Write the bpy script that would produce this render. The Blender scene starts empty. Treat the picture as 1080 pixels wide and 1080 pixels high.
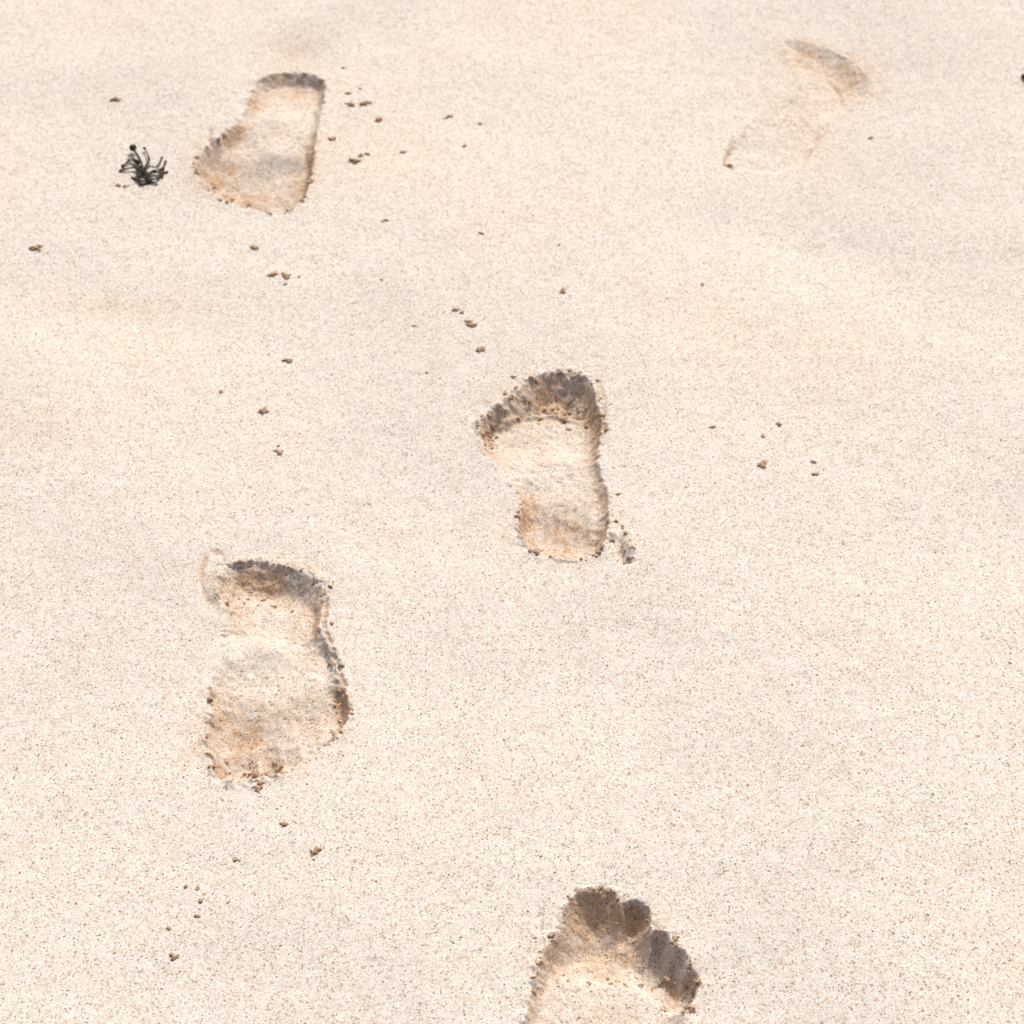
import bpy, math, random
import numpy as np
from mathutils import Vector

random.seed(4); rng=np.random.default_rng(7)
scene=bpy.context.scene
# ---------------------------------------------------------------- camera
P=math.radians(42); T=0.235; H=1.35
cd=bpy.data.cameras.new("camera"); cam=bpy.data.objects.new("camera",cd)
scene.collection.objects.link(cam); scene.camera=cam
cam.location=(0,0,H); cam.rotation_euler=(math.pi/2-P,0,0)
cd.sensor_width=36; cd.lens=18/T; cd.clip_end=3000; cd.clip_start=0.05
cd.dof.use_dof=True; cd.dof.focus_distance=1.75; cd.dof.aperture_fstop=13.0

sp,cp=math.sin(P),math.cos(P)
def G(u,v):
    """survey coordinate (photo grid) -> metres on the beach"""
    rx=(u-540)/540*T; ry=(540-v)/540*T
    s=H/(sp-ry*cp)
    return (s*rx, s*(cp+ry*sp))
def S(v):
    ry=(540-v)/540*T
    return H/(sp-ry*cp)*T/540

# ---------------------------------------------------------------- noise
def vnoise(x,y,wl,seed):
    r=np.random.default_rng(seed); N=256
    g=r.random((N,N))*2-1
    X=x/wl+37.3; Y=y/wl+11.7
    xi=np.floor(X).astype(int); yi=np.floor(Y).astype(int)
    fx=X-xi; fy=Y-yi
    fx=fx*fx*fx*(fx*(fx*6-15)+10); fy=fy*fy*fy*(fy*(fy*6-15)+10)
    a=g[xi%N,yi%N]; b=g[(xi+1)%N,yi%N]; c=g[xi%N,(yi+1)%N]; d=g[(xi+1)%N,(yi+1)%N]
    return (a*(1-fx)+b*fx)*(1-fy)+(c*(1-fx)+d*fx)*fy
def fbm(x,y,wl,seed,oct=3,gain=0.5):
    t=0;amp=1;tot=0
    for i in range(oct):
        an=0.6+i*1.1+seed
        c,s=math.cos(an),math.sin(an)
        t=t+amp*vnoise(x*c-y*s,x*s+y*c,wl,seed*31+i); tot+=amp
        wl*=0.5; amp*=gain
    return t/tot
def sm(t): 
    t=np.clip(t,0,1); return t*t*(3-2*t)

# ---------------------------------------------------------------- grid (one sheet, fine in the middle, to the horizon outside)
def axis(core,far):
    out=[];s=core[1]-core[0];p=0
    while p<far:
        s*=1.24; p+=s; out.append(p)
    out=np.array(out)
    return np.concatenate([(core[0]-out)[::-1],core,core[-1]+out])
xs=axis(np.arange(-0.72,0.72,0.00095),1500)
yc=[0.88]
while yc[-1]<2.62: yc.append(yc[-1]+0.0008+0.0005*(yc[-1]-0.9))
ys=axis(np.array(yc),1500)
X,Y=np.meshgrid(xs,ys)
near=np.exp(-(np.maximum(0,np.hypot(X,(Y-1.7))-1.3)/1.5)**2)

Z=np.zeros_like(X)
Z+=0.0050*fbm(X,Y,0.45,3,2)
Z+=0.0018*fbm(X,Y,0.13,5,2)*near
Z+=0.0006*fbm(X,Y,0.035,6,2)*near
Z+=0.00016*fbm(X,Y,0.008,8,2)*near
Z+=0.6*fbm(X,Y,25,9,2)*sm((np.hypot(X,Y)-6)/40)
damp_shade=np.zeros_like(X)  # mask for damper sand and for wall shade painted into the colour
RIM=[]

def catmull(pts,n=5):
    pts=np.array(pts,float);m=len(pts);o=[]
    for i in range(m):
        p0,p1,p2,p3=pts[i-1],pts[i],pts[(i+1)%m],pts[(i+2)%m]
        for k in range(n):
            t=k/n
            o.append(0.5*((2*p1)+(-p0+p2)*t+(2*p0-5*p1+4*p2-p3)*t*t+(-p0+3*p1-3*p2+p3)*t**3))
    return np.array(o)
def segdist(px,py,a,b):
    d=b-a; L=d@d+1e-12
    t=np.clip(((px-a[0])*d[0]+(py-a[1])*d[1])/L,0,1)
    return np.hypot(px-a[0]-t*d[0],py-a[1]-t*d[1]),t
def sdf(px,py,poly):
    D=np.full(px.shape,9.0); ins=np.zeros(px.shape,bool); n=len(poly)
    for i in range(n):
        a=poly[i];b=poly[(i+1)%n]
        D=np.minimum(D,segdist(px,py,a,b)[0])
        if a[1]!=b[1]:
            c=((a[1]>py)!=(b[1]>py))&(px<(b[0]-a[0])*(py-a[1])/(b[1]-a[1])+a[0])
            ins^=c
    return np.where(ins,-D,D)
def window(pts,m):
    x0,y0=pts.min(0)-m; x1,y1=pts.max(0)+m
    i0,i1=np.searchsorted(xs,[x0,x1]); j0,j1=np.searchsorted(ys,[y0,y1])
    return slice(j0,j1),slice(i0,i1)

def footprint(outline,ctrl,seed,jag=1.0,lip=1.0,crumb=1.0,tint=1.0,dk=0.90,wk=1.15,toes=(),warp=1.0,rims=1.0):
    """ctrl: (u,v,depth_cm,wallwidth_cm); toes: ((u,v),(u,v),radius px,extra depth cm)"""
    poly=catmull([G(*p) for p in outline])
    w=window(poly,0.06); x=X[w];y=Y[w]
    sd=sdf(x,y,poly)
    e=np.exp(-(sd/0.003)**2)
    sd=sd+jag*(e*(0.0011*fbm(x,y,0.006,seed+1,2))+0.0014*fbm(x,y,0.022,seed,2))
    num=0;numw=0;den=0
    for u,v,d,ww in ctrl:
        gx,gy=G(u,v)
        k=1/(((x-gx)**2+(y-gy)**2)+0.00014)**1.5
        num=num+k*d;numw=numw+k*ww;den=den+k
    D=dk*num/den*0.01; W=wk*numw/den*0.01
    tt=np.clip(-sd/W,0,1)
    t=0.3*sm(tt)+0.7*np.sin(tt*math.pi/2)
    dz=-D*t
    if toes:
        hol=np.zeros_like(x)
        xx=x+warp*0.0010*fbm(x,y,0.010,seed+31,2); yy=y+warp*0.0010*fbm(x,y,0.010,seed+32,2)
        for a,b,r,A in toes:
            ga,gb=np.array(G(*a)),np.array(G(*b)); rr=r*S(a[1])
            d,tq=segdist(xx,yy,ga,gb)
            fade=1-0.75*sm((tq-.35)/.65)
            hol=np.maximum(hol,A*0.01*fade*np.clip(1-(d/rr)**2,0,1)**0.9)
        dz-=hol*sm(-sd/0.003+.6)
    nw=np.exp(-((sd+0.45*W)/(0.55*W+0.003))**2)*np.clip(D/0.012,0,1.2)
    dz+=lip*0.0005*np.exp(-((sd-0.004)/0.006)**2)*np.clip(D/0.012,0,1)*(0.5+0.9*fbm(x,y,0.015,seed+2,2))
    # crumbled lumps hanging on the break of slope
    rc=np.exp(-((sd+0.001)/0.0045)**2)*np.clip(D/0.012,0,1)
    dz+=crumb*rc*(0.0016*sm((fbm(x,y,0.0075,seed+21,2)-0.08)/0.2)-0.0012*sm((fbm(x,y,0.006,seed+22,2)-0.1)/0.2))
    cr=fbm(x,y,0.012,seed+3,3,0.6); cl=sm((fbm(x,y,0.008,seed+14,2)-0.15)/0.3); cl2=sm((fbm(x,y,0.004,seed+15,1)-0.25)/0.4)
    dz+=crumb*nw*(0.0014*cr+0.0012*cl+0.0006*cl2)
    dz+=sm(-sd/0.01)*(0.0015*fbm(x,y,0.025,seed+5,3)+0.0005*fbm(x,y,0.005,seed+6,2))*crumb
    Z[w]+=dz
    patch=0.65+0.7*fbm(x,y,0.03,seed+7,3)+0.35*fbm(x,y,0.007,seed+8,2)
    f=sm(-sd/0.003+0.3)*(0.30*np.clip(D/0.010,0,1)+0.70*np.clip(nw,0,1))*patch
    damp_shade[w]=np.maximum(damp_shade[w],tint*f)  # tint strongest on the walls, painting their brown shade over damper sand
    # remember where the rim is deep enough to shed crumbs
    n=len(poly)
    for i in range(n):
        a,b=poly[i],poly[(i+1)%n]; L=np.hypot(*(b-a)); c=(a+b)/2
        ds=[(math.hypot(c[0]-G(u,v)[0],c[1]-G(u,v)[1]),d) for u,v,d,_ in ctrl]; dd=min(ds)[1]
        k=rims*L/0.0042*max(0,dd-.8)/1.5*max(0,0.5+1.6*math.sin(i*.9+seed)*math.sin(i*.37))
        for _ in range(int(k)+(random.random()<k%1)):
            q=a+(b-a)*random.random(); RIM.append((q[0]+random.gauss(0,.0018),q[1]+random.gauss(0,.0018)))
def stroke(pts,width_cm,amp_cm,seed=1,tint=0.0,jag=1.0):
    """ridge (+) / groove (-) along a line"""
    g=np.array([G(*p) for p in pts]); w=window(g,0.04); x=X[w];y=Y[w]
    D=np.full(x.shape,9.0);E=np.zeros(x.shape);n=len(g)-1
    for i in range(n):
        d,t=segdist(x,y,g[i],g[i+1]); m=d<D
        E=np.where(m,(i+t)/n,E); D=np.minimum(D,d)
    D=D+jag*0.0015*fbm(x,y,0.006,seed+50,2)
    env=sm(E/0.15)*sm((1-E)/0.15)
    k=np.exp(-(D/(width_cm*0.01))**2)*(0.25+0.75*env)
    Z[w]+=amp_cm*0.01*k
    damp_shade[w]=np.maximum(damp_shade[w],tint*k)
def dimple(u,v,ru,rv,amp_cm,power=2,seed=1,tint=0,jag=.25):
    """hollow/heap and/or tint patch: damper sand with shade painted in"""
    cx,cy=G(u,v); a=ru*S(v); y2=G(u,v-rv)[1]; b=abs(y2-cy)
    w=window(np.array([[cx-a*2,cy-b*2],[cx+a*2,cy+b*2]]),0.01); x=X[w];y=Y[w]
    r=np.hypot((x-cx)/a,(y-cy)/b)
    k=np.exp(-np.abs(r if amp_cm else r+jag*fbm(x,y,0.01,seed+70,3))**power)
    k=np.where(r<2,k*sm((2-r)/.5),0)
    Z[w]+=amp_cm*0.01*k
    if tint: damp_shade[w]=np.maximum(damp_shade[w],tint*k*(0.75+0.6*fbm(x,y,0.008,seed+90,3)))

# print walking towards the viewer, upper left
footprint([(268,92),(280,80),(300,75),(325,77),(343,88),(341,110),(335,140),(331,170),(326,195),(318,212),(300,223),(275,221),(250,215),(232,207),(215,193),(206,176),(212,163),(222,152),(236,141),(250,128),(260,110)],
 [(305,82,1.4,1.4),(335,92,1.3,0.9),(275,98,1.2,1.2),(300,125,0.7,1.4),(262,122,0.9,1.2),(338,130,0.7,0.8),(290,150,0.6,1.5),(250,150,1.6,1.1),(215,172,2.4,1.2),(240,185,2.7,1.3),(225,200,2.3,0.9),(275,195,2.6,1.2),(310,180,2.4,1.1),(330,178,2.2,0.7),(300,215,2.5,0.8),(262,212,2.5,0.8)],11,jag=1.0,crumb=1.0,
 toes=[((297,208),(303,190),19,.5),((267,207),(272,192),10,.5),((250,203),(256,190),9,.5),((233,196),(242,184),9,.4),((218,184),(230,176),9,.35)])
dimple(230,172,28,26,0,2,seed=41,tint=1.0,jag=.5); dimple(258,190,46,16,0,2,seed=42,tint=1,jag=.5); dimple(318,180,18,24,0,2,seed=43,tint=1,jag=.5)
dimple(306,88,34,10,0,2,seed=44,tint=.9)
stroke([(240,196),(252,203),(268,207)],.25,-.35,5,1)
stroke([(222,134),(219,145),(224,156)],0.3,-0.3,3,0.4)
dimple(310,58,34,22,-0.45,2,seed=9,tint=.35)

# print walking away, centre
footprint([(505,450),(514,437),(532,426),(546,412),(566,400),(590,395),(612,399),(625,408),(630,428),(636,450),(632,475),(634,500),(641,520),(643,545),(640,568),(629,584),(605,590),(575,586),(556,576),(546,556),(548,537),(544,517),(534,502),(520,487),(508,470)],
 [(600,410,2.4,2.7),(570,412,2.2,2.4),(535,430,1.7,1.7),(515,445,1.6,1.1),(510,465,1.2,0.7),(625,430,2.1,1.2),(632,450,1.8,0.8),(600,450,1.9,1.4),(560,455,1.5,1.4),(540,490,0.3,1.2),(585,490,0.6,1.3),(632,495,0.7,0.7),(590,520,0.9,1.3),(640,540,0.9,0.7),(600,565,2.2,1.2),(560,565,1.9,1.1),(548,555,1.8,0.7),(600,586,2.1,.8)],23,jag=1.5,crumb=1.3,warp=1.8,
 toes=[((606,413),(603,440),22,.5),((574,414),(574,436),14,.3),((551,423),(554,440),12,.22),((524,440),(532,452),12,.2)])
dimple(578,420,46,20,0,2,seed=45,tint=.8,jag=.4); dimple(516,456,10,16,0,2,seed=46,tint=1); dimple(600,555,42,28,0,2,seed=47,tint=.8,jag=.5); dimple(570,478,34,10,0,2,seed=48,tint=.4,jag=.6)
for a in ([(522,444),(545,434),(575,426)],[(575,426),(600,428),(624,434)]): stroke(a,0.32,0.45,6)
stroke([(578,424),(604,427),(622,435)],.25,-.25,16,.8)
for q in (560,572,583,593,603,615,628): stroke([(q,522),(q+2,550),(q,580)],0.22,-0.08,q)
stroke([(653,566),(654,580),(657,594),(668,594)],0.25,-0.45,8,0.4); stroke([(664,562),(663,574),(666,588)],0.4,0.35,9,0.4)
stroke([(643,568),(650,566)],0.4,0.35,9,0.4)
stroke([(631,404),(637,425),(638,452),(633,478)],.2,-.22,19,.6)

# print walking towards the viewer, lower left
footprint([(237,598),(262,593),(290,593),(318,601),(338,612),(343,628),(340,646),(338,660),(345,675),(352,690),(358,712),(365,735),(367,755),(359,768),(348,780),(335,788),(318,800),(305,812),(285,818),(262,825),(240,824),(226,812),(221,790),(220,765),(225,745),(219,726),(227,700),(234,670),(236,645),(232,625)],
 [(290,600,2.1,2.8),(255,603,1.9,2.5),(325,615,1.9,2.0),(240,625,1.3,1.4),(238,650,0.6,1.4),(290,650,1.6,1.6),(330,650,1.1,0.8),(280,685,0.3,1.6),(235,690,0.05,1.5),(348,690,1.1,0.6),(330,720,0.6,1.4),(365,740,1.5,0.6),(355,770,1.3,0.7),(280,730,0.7,1.6),(225,725,.6,1.0),(223,745,1.3,0.7),(225,770,1.8,0.8),(250,775,1.9,1.2),(310,770,1.5,1.2),(235,810,2.2,0.7),(275,800,2.2,0.8),(310,800,1.7,0.7),(340,780,1.3,0.6)],37,jag=1.5,crumb=1.3,warp=1.6,
 toes=[((246,804),(250,776),23,.6),((285,804),(285,782),13,.55),((308,797),(304,776),12,.3),((330,784),(322,768),11,.25)])
dimple(290,612,48,22,0,2,seed=51,tint=.7,jag=.4); dimple(250,770,38,38,0,2,seed=52,tint=.9,jag=.6); dimple(290,802,28,15,0,2,seed=53,tint=1,jag=.5); dimple(320,745,44,34,0,2,seed=54,tint=.55,jag=.6)
stroke([(270,788),(274,800),(280,812)],0.4,0.45,5)
stroke([(222,728),(221,740),(226,752)],0.3,-0.3,2,.5)
stroke([(338,612),(344,630),(341,655),(352,685),(361,715),(367,745),(362,764),(349,779),(335,789)],.17,-.28,29,.8,jag=1.8)
stroke([(222,580),(213,597),(212,615),(219,632),(230,642)],0.22,-0.13,12,0.7)
stroke([(222,581),(232,583),(238,592)],0.3,-0.15,13,0.5); stroke([(227,600),(227,615),(230,635)],0.7,0.15,14,0.45)

# print walking away, bottom
footprint([(550,1085),(558,1055),(564,1025),(574,1002),(590,975),(597,955),(610,941),(630,937),(649,941),(655,951),(672,951),(684,961),(687,982),(702,983),(708,997),(720,1000),(725,1015),(733,1024),(734,1045),(725,1062),(717,1085),(716,1120),(712,1180),(700,1240),(670,1275),(630,1280),(590,1262),(566,1220),(560,1170),(552,1120)],
 [(620,945,2.3,3.7),(600,975,2.1,2.8),(645,960,2.3,3.7),(640,1000,2.4,3.2),(668,960,2.3,3.4),(690,985,2.3,3.1),(712,1005,2.2,2.5),(728,1030,2.1,1.8),(727,1052,2.0,1.3),(575,1005,1.5,1.1),(560,1040,1.1,0.8),(600,1040,1.4,1.3),(650,1050,1.5,1.5),(700,1065,1.6,1.3),(718,1085,1.2,0.9),(556,1080,1.0,0.8),(630,1110,1.3,1.3),(630,1230,2,1.5)],51,jag=.8,crumb=.9,wk=1.0,dk=.95,warp=2.0,
 toes=[((624,968),(622,1010),33,.85),((671,962),(668,1018),16.5,1.1),((696,990),(694,1036),12,1.0),((714,1009),(712,1048),10.5,.95),((728,1031),(724,1060),9.5,.85)])
dimple(650,990,56,34,0,3,seed=61,tint=.8,jag=.4); dimple(715,1030,20,26,0,2,seed=62,tint=.85); dimple(570,1020,12,24,0,2,seed=63,tint=.6)
stroke([(600,1026),(630,1029),(664,1028),(700,1054)],0.8,0.2,33,jag=2.5)
stroke([(571,962),(568,985)],0.2,-0.2,3)

# old, wind-softened print, upper right
footprint([(826,44),(850,43),(880,53),(905,68),(919,84),(915,100),(897,116),(877,133),(862,150),(846,172),(815,182),(770,178),(765,160),(790,130),(820,105),(842,86),(832,62)],
 [(850,52,0.6,2.2),(890,70,0.9,2.6),(910,90,1.0,2.5),(885,110,0.7,1.4),(860,145,0.4,0.8),(848,170,0.35,0.8),(770,165,0.4,0.8),(800,130,0.2,1.4),(830,100,0.2,1.4),(850,80,0.4,1.6),(820,170,0.25,1),(850,120,0.3,1.5)],67,jag=2.0,crumb=.9,lip=.4,tint=.6,dk=.9,rims=0)
dimple(850,57,28,14,0,2,seed=71,tint=.9,jag=.6); dimple(893,77,30,24,0,2,seed=72,tint=.95,jag=.6); dimple(845,120,46,56,0,2,seed=73,tint=.35,jag=.5)
stroke([(872,76),(887,92),(890,106)],.3,-.25,74,.6)
stroke([(772,142),(770,158),(763,172),(777,178)],0.25,-0.25,5,0.7)
stroke([(876,122),(858,152),(845,174)],0.3,-0.3,6,0.4)
dimple(940,235,60,30,0.35,2,seed=8); dimple(860,265,45,16,-0.2,2,seed=18)
dimple(120,330,110,40,-0.4,2,seed=28); dimple(760,240,90,30,-0.25,2,seed=38)
dimple(150,320,120,14,0,2,seed=88,tint=.2,jag=.8); dimple(40,450,70,30,0,2,seed=89,tint=.18,jag=.8)
dimple(90,150,160,60,0.4,2,seed=90)

# ---------------------------------------------------------------- ground mesh
ny,nx=X.shape
co=np.stack([X,Y,Z],-1).reshape(-1,3).astype(np.float32)
idx=np.arange(ny*nx).reshape(ny,nx)
q=np.stack([idx[:-1,:-1],idx[:-1,1:],idx[1:,1:],idx[1:,:-1]],-1).reshape(-1,4).astype(np.int32)
def fastmesh(name,co,faces):
    k=faces.shape[1]; me=bpy.data.meshes.new(name)
    me.vertices.add(len(co)); me.vertices.foreach_set("co",np.asarray(co,np.float32).ravel())
    me.loops.add(faces.size); me.loops.foreach_set("vertex_index",faces.astype(np.int32).ravel())
    me.polygons.add(len(faces)); me.polygons.foreach_set("loop_start",np.arange(0,faces.size,k,dtype=np.int32))
    me.polygons.foreach_set("loop_total",np.full(len(faces),k,np.int32))
    me.update(calc_edges=True)
    me.polygons.foreach_set("use_smooth",np.ones(len(faces),bool))
    return me
me=fastmesh("sand",co,q)
at=me.attributes.new("damp_shade",'FLOAT','POINT'); at.data.foreach_set("value",np.clip(damp_shade,0,1).ravel().astype(np.float32))
sand=bpy.data.objects.new("sand_beach_ground",me); scene.collection.objects.link(sand)

def ground_z(x,y):
    i=min(max(np.searchsorted(xs,x),0),nx-1); j=min(max(np.searchsorted(ys,y),0),ny-1)
    return float(Z[j,i])

# ---------------------------------------------------------------- materials
def nodes(name):
    m=bpy.data.materials.new(name); m.use_nodes=True; nt=m.node_tree; nt.nodes.clear()
    return m,nt,nt.nodes,nt.links
def ramp(N,stops,interp='LINEAR'):
    r=N.new('ShaderNodeValToRGB'); r.color_ramp.interpolation=interp
    el=r.color_ramp.elements
    while len(el)<len(stops): el.new(0.5)
    for e,(p,c) in zip(el,stops): e.position=p; e.color=(*c,1)
    return r
def mix(N,L,f,a,b,mode='MIX'):
    n=N.new('ShaderNodeMix'); n.data_type='RGBA'; n.blend_type=mode; n.clamp_factor=True
    for s,v in ((0,f),(6,a),(7,b)):
        if hasattr(v,'is_linked'): L.new(v,n.inputs[s])
        elif v is not None: n.inputs[s].default_value=v if s==0 else (*v,1)
    return n.outputs[2]
def sandmat(name,dark=0.0):
    m,nt,N,L=nodes(name)
    out=N.new('ShaderNodeOutputMaterial'); b=N.new('ShaderNodeBsdfPrincipled'); L.new(b.outputs[0],out.inputs[0])
    b.inputs['Roughness'].default_value=0.92; b.inputs['Specular IOR Level'].default_value=0.15
    tc=N.new('ShaderNodeTexCoord'); C=tc.outputs['Object']
    def vor(scale):
        v=N.new('ShaderNodeTexVoronoi'); v.inputs['Scale'].default_value=scale; L.new(C,v.inputs['Vector'])
        s=N.new('ShaderNodeSeparateColor'); L.new(v.outputs['Color'],s.inputs[0]); return v,s
    v1,s1=vor(1150); v2,s2=vor(780)
    g1=ramp(N,[(0.0,(0.23,0.19,0.16)),(0.035,(0.42,0.32,0.235)),(0.10,(0.61,0.485,0.37)),(0.22,(0.60,0.562,0.50)),(0.45,(0.68,0.648,0.592)),(0.72,(0.765,0.743,0.695))],'CONSTANT')
    L.new(s1.outputs[0],g1.inputs[0])
    g2=ramp(N,[(0.0,(0.28,0.24,0.21)),(0.018,(0.69,0.51,0.39)),(0.07,(0.86,0.79,0.72)),(0.20,(.98,.975,.97)),(0.6,(1.04,1.04,1.04))],'CONSTANT')
    L.new(s2.outputs[1],g2.inputs[0])
    col=mix(N,L,0.62,(0.68,0.642,0.583),g1.outputs[0]); col=mix(N,L,0.85,col,g2.outputs[0],'MULTIPLY')
    n1=N.new('ShaderNodeTexNoise'); n1.inputs['Scale'].default_value=3.2; n1.inputs['Detail'].default_value=5; L.new(C,n1.inputs['Vector'])
    r1=ramp(N,[(0.35,(0.945,0.945,0.943)),(0.5,(1.0,1.0,1.0)),(0.66,(1.02,0.99,0.96))]); L.new(n1.outputs[0],r1.inputs[0])
    col=mix(N,L,1.0,col,r1.outputs[0],'MULTIPLY')
    n2=N.new('ShaderNodeTexNoise'); n2.inputs['Scale'].default_value=90; n2.inputs['Detail'].default_value=4; n2.inputs['Roughness'].default_value=.7; L.new(C,n2.inputs['Vector'])
    r2=ramp(N,[(0.3,(0.93,0.92,0.91)),(0.6,(1.03,1.03,1.03))]); L.new(n2.outputs[0],r2.inputs[0])
    col=mix(N,L,1.0,col,r2.outputs[0],'MULTIPLY')
    # damper, warmer sand from below plus painted shade; it breaks up grain by grain
    a=N.new('ShaderNodeAttribute'); a.attribute_name="damp_shade"
    n4=N.new('ShaderNodeTexNoise'); n4.inputs['Scale'].default_value=330; n4.inputs['Detail'].default_value=3; n4.inputs['Roughness'].default_value=.7; L.new(C,n4.inputs['Vector'])
    r4=ramp(N,[(0.3,(0.5,)*3),(0.68,(1.4,)*3)]); L.new(n4.outputs[0],r4.inputs[0])
    ad=N.new('ShaderNodeMath'); ad.operation='ADD'; L.new(a.outputs['Fac'],ad.inputs[0]); ad.inputs[1].default_value=dark
    mm=N.new('ShaderNodeMath'); mm.operation='MULTIPLY'; mm.use_clamp=True; L.new(ad.outputs[0],mm.inputs[0]); L.new(r4.outputs[0],mm.inputs[1])
    wc=(0.87,0.65,0.46) if not dark else (0.70,0.50,0.34)
    wet_shade=mix(N,L,1.0,col,wc,'MULTIPLY')
    col=mix(N,L,mm.outputs[0],col,wet_shade)
    L.new(col,b.inputs['Base Color'])
    bp=N.new('ShaderNodeBump'); bp.inputs['Strength'].default_value=0.55; bp.inputs['Distance'].default_value=0.0006
    n3=N.new('ShaderNodeTexNoise'); n3.inputs['Scale'].default_value=750; n3.inputs['Detail'].default_value=2; L.new(C,n3.inputs['Vector'])
    L.new(n3.outputs[0],bp.inputs['Height'])
    bp2=N.new('ShaderNodeBump'); bp2.inputs['Distance'].default_value=0.0020
    L.new(mm.outputs[0],bp2.inputs['Strength']); L.new(n4.outputs[0],bp2.inputs['Height']); L.new(bp.outputs[0],bp2.inputs['Normal'])
    L.new(bp2.outputs[0],b.inputs['Normal'])
    return m
msand=sandmat("dry_sand"); me.materials.append(msand)
mclod=sandmat("clotted_sand",1.0)

# ---------------------------------------------------------------- sand clumps
from mathutils import noise as mnoise
import bmesh
def template(sub,seed):
    bm=bmesh.new(); bmesh.ops.create_icosphere(bm,subdivisions=sub,radius=1)
    V=[]
    for v in bm.verts:
        c=v.co; n=1+0.55*mnoise.noise(c*1.5+Vector((seed,0,0)))+0.35*mnoise.noise(c*3.7+Vector((0,seed,0)))+0.2*mnoise.noise(c*8+Vector((0,seed,9)))
        V.append(tuple(c*n))
    F=[[v.index for v in f.verts] for f in bm.faces]; bm.free()
    return np.array(V),np.array(F)
BIG=[template(3,k*7.3+1) for k in range(14)]; SM=[template(2,k*5.1+2) for k in range(14)]
AV=[];AF=[];cnt=0
def lump(x,y,r,flat=0.6,lobes=2):
    global cnt
    z0=ground_z(x,y)
    for k in range(lobes):
        rr=r*(1 if k==0 else random.uniform(.35,.8))
        ox=0 if k==0 else random.uniform(-1.4,1.4)*r; oy=0 if k==0 else random.uniform(-1,1)*r
        V,F=random.choice(BIG if rr>.0015 else SM)
        ang=random.uniform(0,6.28); st=random.uniform(1.0,1.7)
        a2=random.uniform(0,6.28); V=V@np.array([[math.cos(a2),math.sin(a2),0],[-math.sin(a2),math.cos(a2),0],[0,0,1]])
        V=V*np.array([st,1/st**.5,flat])
        V=V@np.array([[math.cos(ang),math.sin(ang),0],[-math.sin(ang),math.cos(ang),0],[0,0,1]])
        AV.append(V*rr+np.array([x+ox,y+oy,z0+rr*.15*flat])); AF.append(F+cnt); cnt+=len(V)
CL=[(122,106,5),(368,100,3),(370,112,4.5),(383,111,4.5),(390,110,3),(400,127,4.5),(351,147,4),(374,170,5),(381,164,3),(388,163,3),(362,72,2),(425,161,3),(474,123,3),(470,125,2),(490,155,3),(506,130,2.5),(38,263,5),(34,263,4),(267,260,4),(289,289,5),(301,291,5),(316,292,2),(407,234,3),(480,328,4),(487,331,3),(499,345,5),(494,341,3),(506,371,5),(594,309,4),(541,400,3),(450,395,2),(278,433,5),(295,477,4),(294,470,2),(303,380,4),(233,413,3),(803,492,5),(806,489,4),(822,448,3.5),(805,461,3),(860,500,3.5),(858,487,3),(752,452,3),(741,302,2.5),(300,870,4),(335,897,5),(330,901,3),(248,907,3),(196,936,3),(209,937,3),(212,951,3.5),(208,967,3.5),(185,1010,4.5),(178,980,3),(919,144,2.5),(507,248,2.5),(125,196,3),(132,197,3),(272,832,4),(275,826,4),(437,345,2),(402,296,2),(590,260,2),(660,566,3),(668,582,3),(664,590,3),(646,572,3),(652,523,2.5),(650,552,3),(630,404,3),(560,402,3),(640,455,3),(508,455,4),(513,447,4),(509,466,4),(519,441,4),(540,420,3),(528,432,3),(348,617,3),(350,655,3),(360,700,3),(370,752,3),(343,783,3),(222,735,3),(283,802,4),(277,797,3),(268,800,4),(736,1035,4),(728,1062,4),(712,990,4),(660,1024,3),(645,1024,3),(622,1024,3),(700,1050,3),(570,1015,3),(612,425,4),(596,430,4),(582,423,5),(566,427,4),(552,429,4),(620,438,4),(546,434,3),(600,440,3),(770,172,3),(763,174,3),(300,300,2),(380,95,2),(250,214,3),(1065,700,2),(905,630,2)]
for u,v,r in CL:
    x,y=G(u,v); lump(x,y,r*S(v)*0.72,lobes=random.choice((2,3,4)))
for i in range(900):
    u=random.uniform(-60,1140); v=random.uniform(-40,1120); x,y=G(u,v)
    lump(x,y,random.choice((.0004,.0005,.0006,.0007,.0009)),lobes=1)
for x,y in RIM: lump(x,y,abs(random.gauss(.0007,.0006))+.0004,lobes=random.choice((1,1,2)))
for cx,cy,ru,rv,n in ((578,424,52,16,50),(516,455,12,18,22),(290,622,46,16,16),(275,800,44,16,30),(665,1022,66,8,20),(730,1045,8,22,14),(355,735,10,40,18),(240,195,30,14,14),(660,578,12,16,8),(565,1020,6,26,10)):
    for i in range(n):
        u=random.gauss(cx,ru*.5); v=random.gauss(cy,rv*.5); x,y=G(u,v)
        lump(x,y,abs(random.gauss(.0008,.0006))+.0004,lobes=1)
cm=fastmesh("sand_clumps",np.concatenate(AV),np.concatenate(AF))
cm.materials.append(mclod); co_=bpy.data.objects.new("sand_clumps",cm); scene.collection.objects.link(co_)

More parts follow.
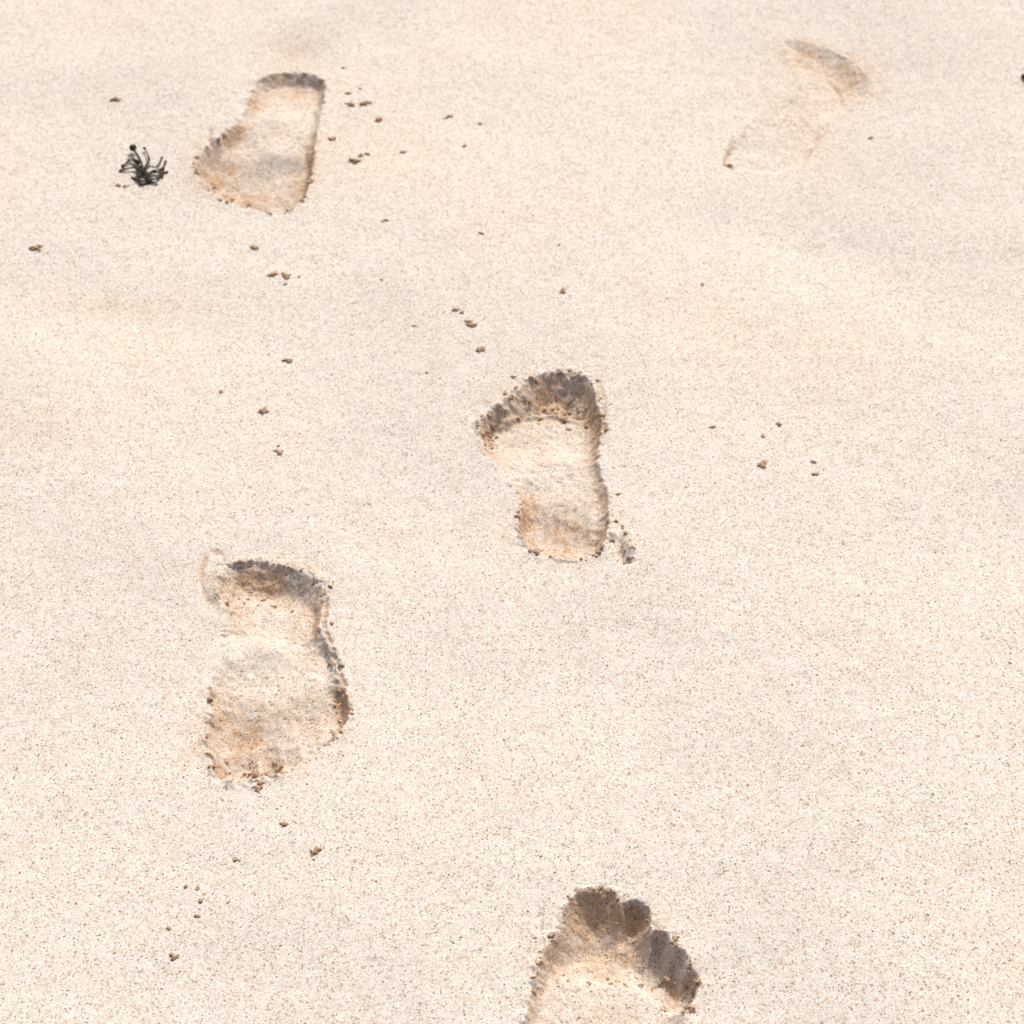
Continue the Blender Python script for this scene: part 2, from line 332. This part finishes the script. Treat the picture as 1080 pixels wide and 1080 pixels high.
# ---------------------------------------------------------------- seaweed
mw,nt,N,L=nodes("dried_seaweed")
o=N.new('ShaderNodeOutputMaterial'); b=N.new('ShaderNodeBsdfPrincipled'); L.new(b.outputs[0],o.inputs[0])
n=N.new('ShaderNodeTexNoise'); n.inputs['Scale'].default_value=300
r=ramp(N,[(0.35,(0.014,0.013,0.009)),(0.7,(0.065,0.048,0.022))]); L.new(n.outputs[0],r.inputs[0]); L.new(r.outputs[0],b.inputs['Base Color'])
b.inputs['Roughness'].default_value=0.7; b.inputs['Specular IOR Level'].default_value=.2
def seaweed(name,strands,blobs):
    bm=bmesh.new()
    def tube(pts,r0,r1):
        P_=[Vector(p) for p in pts]; Q=[]
        for i in range(len(P_)-1):
            p0=P_[max(i-1,0)];p1=P_[i];p2=P_[i+1];p3=P_[min(i+2,len(P_)-1)]
            for k in range(5):
                t=k/5; Q.append(0.5*((2*p1)+(p2-p0)*t+(2*p0-5*p1+4*p2-p3)*t*t+(3*p1-p0-3*p2+p3)*t**3))
        Q.append(P_[-1]); prev=None;n=8
        for i,c in enumerate(Q):
            d=(Q[min(i+1,len(Q)-1)]-Q[max(i-1,0)]).normalized()
            a=d.cross(Vector((.3,.2,1))).normalized(); bb=d.cross(a)
            t=i/(len(Q)-1); rr=(r0*(1-t)+r1*t)*(1+0.25*math.sin(i*2.3+c.x*900))
            ring=[bm.verts.new(c+a*math.cos(j*2*math.pi/n)*rr*1.3+bb*math.sin(j*2*math.pi/n)*rr*.8) for j in range(n)]
            if prev:
                for j in range(n): bm.faces.new((prev[j],prev[(j+1)%n],ring[(j+1)%n],ring[j]))
            else: bm.faces.new(ring[::-1])
            prev=ring
        bm.faces.new(prev)
    for pts,r0,r1 in strands:
        w=[]
        for u,v,h in pts:
            x,y=G(u,v+h*0.62/ (S(v)*1000)); w.append((x,y,ground_z(x,y)+h*0.001))
        tube(w,r0*.001,r1*.001)
    for u,v,h,rad in blobs:
        x,y=G(u,v+h*0.62/(S(v)*1000)); z=ground_z(x,y)+h*.001
        res=bmesh.ops.create_icosphere(bm,subdivisions=2,radius=1)
        for vv in res['verts']:
            c=vv.co*(1+.2*mnoise.noise(vv.co*2+Vector((u,v,0)))); vv.co=Vector((c.x,c.y,c.z*.85))*rad*.001+Vector((x,y,z))
    m=bpy.data.meshes.new(name); bm.to_mesh(m); bm.free()
    for p in m.polygons: p.use_smooth=True
    m.materials.append(mw); ob=bpy.data.objects.new(name,m); scene.collection.objects.link(ob)
seaweed("seaweed_sprig",[
 ([(157,190,1),(152,182,4),(149,172,6),(141,158,7)],1.7,1.2),
 ([(151,182,4),(143,178,4),(135,179,3),(127,181,1)],1.5,.8),
 ([(149,178,5),(143,172,4),(137,171,3),(130,176,2)],1.2,.8),
 ([(156,190,2),(154,178,5),(158,170,5),(153,158,4)],1.3,.7),
 ([(155,187,3),(163,181,4),(169,183,3),(175,171,2)],1.5,.7),
 ([(157,190,2),(166,189,3),(171,184,2),(176,182,1)],1.5,.8),
 ([(157,192,1),(150,195,2),(145,190,2),(139,187,1)],1.6,.8),
 ([(153,180,5),(159,177,5),(166,177,4),(171,167,2)],1.2,.6),
 ([(150,184,3),(144,189,3),(152,193,2)],1.4,.9),
 ([(160,183,4),(158,190,3),(166,195,1)],1.3,.8),
 ([(147,172,6),(140,169,4),(134,170,2)],1.1,.7),
 ([(168,181,4),(173,178,3),(171,189,1)],1.0,.6),
 ([(145,181,4),(149,187,3),(159,189,3)],1.2,.9),
],[(141,158,7,4.4),(153,158,4,2.0),(130,176,2,2.2),(127,181,1,1.8),(175,171,2,1.6),(157,192,2,3.0),(152,183,4,2.8),(176,182,1,1.8),(147,173,6,2.4),(163,182,4,2.4),(171,167,2,1.5)])
seaweed("seaweed_sprig",[
 ([(1079,80,3),(1084,82,5),(1092,79,4),(1099,84,1)],2.0,1.0),
 ([(1084,82,5),(1086,74,4),(1091,70,1)],1.5,.8),
 ([(1084,82,4),(1082,90,2),(1088,96,1)],1.5,.8)],[(1079,80,2,2.6),(1091,70,1,2.0),(1099,84,1,2.2)])

# ---------------------------------------------------------------- light
EL,AZ=math.radians(50),math.radians(18)
sd_=Vector((math.cos(EL)*math.sin(AZ),math.cos(EL)*math.cos(AZ),math.sin(EL)))
sl=bpy.data.lights.new("sun",'SUN'); sl.energy=2.3; sl.angle=math.radians(2.5); sl.color=(1,.985,.945)
so=bpy.data.objects.new("sun",sl); so.rotation_euler=sd_.to_track_quat('Z','Y').to_euler(); so.location=(0,0,5); scene.collection.objects.link(so)
w=bpy.data.worlds.new("World"); scene.world=w; w.use_nodes=True; wn=w.node_tree
bg=wn.nodes['Background']; sk=wn.nodes.new('ShaderNodeTexSky'); sk.sky_type='NISHITA'; sk.sun_disc=False
sk.sun_elevation=EL; sk.sun_rotation=AZ; sk.dust_density=7.0; sk.air_density=.7; sk.ozone_density=.3
wn.links.new(sk.outputs[0],bg.inputs[0]); bg.inputs[1].default_value=.135
scene.view_settings.view_transform='Standard'; scene.view_settings.look='None'; scene.view_settings.exposure=0
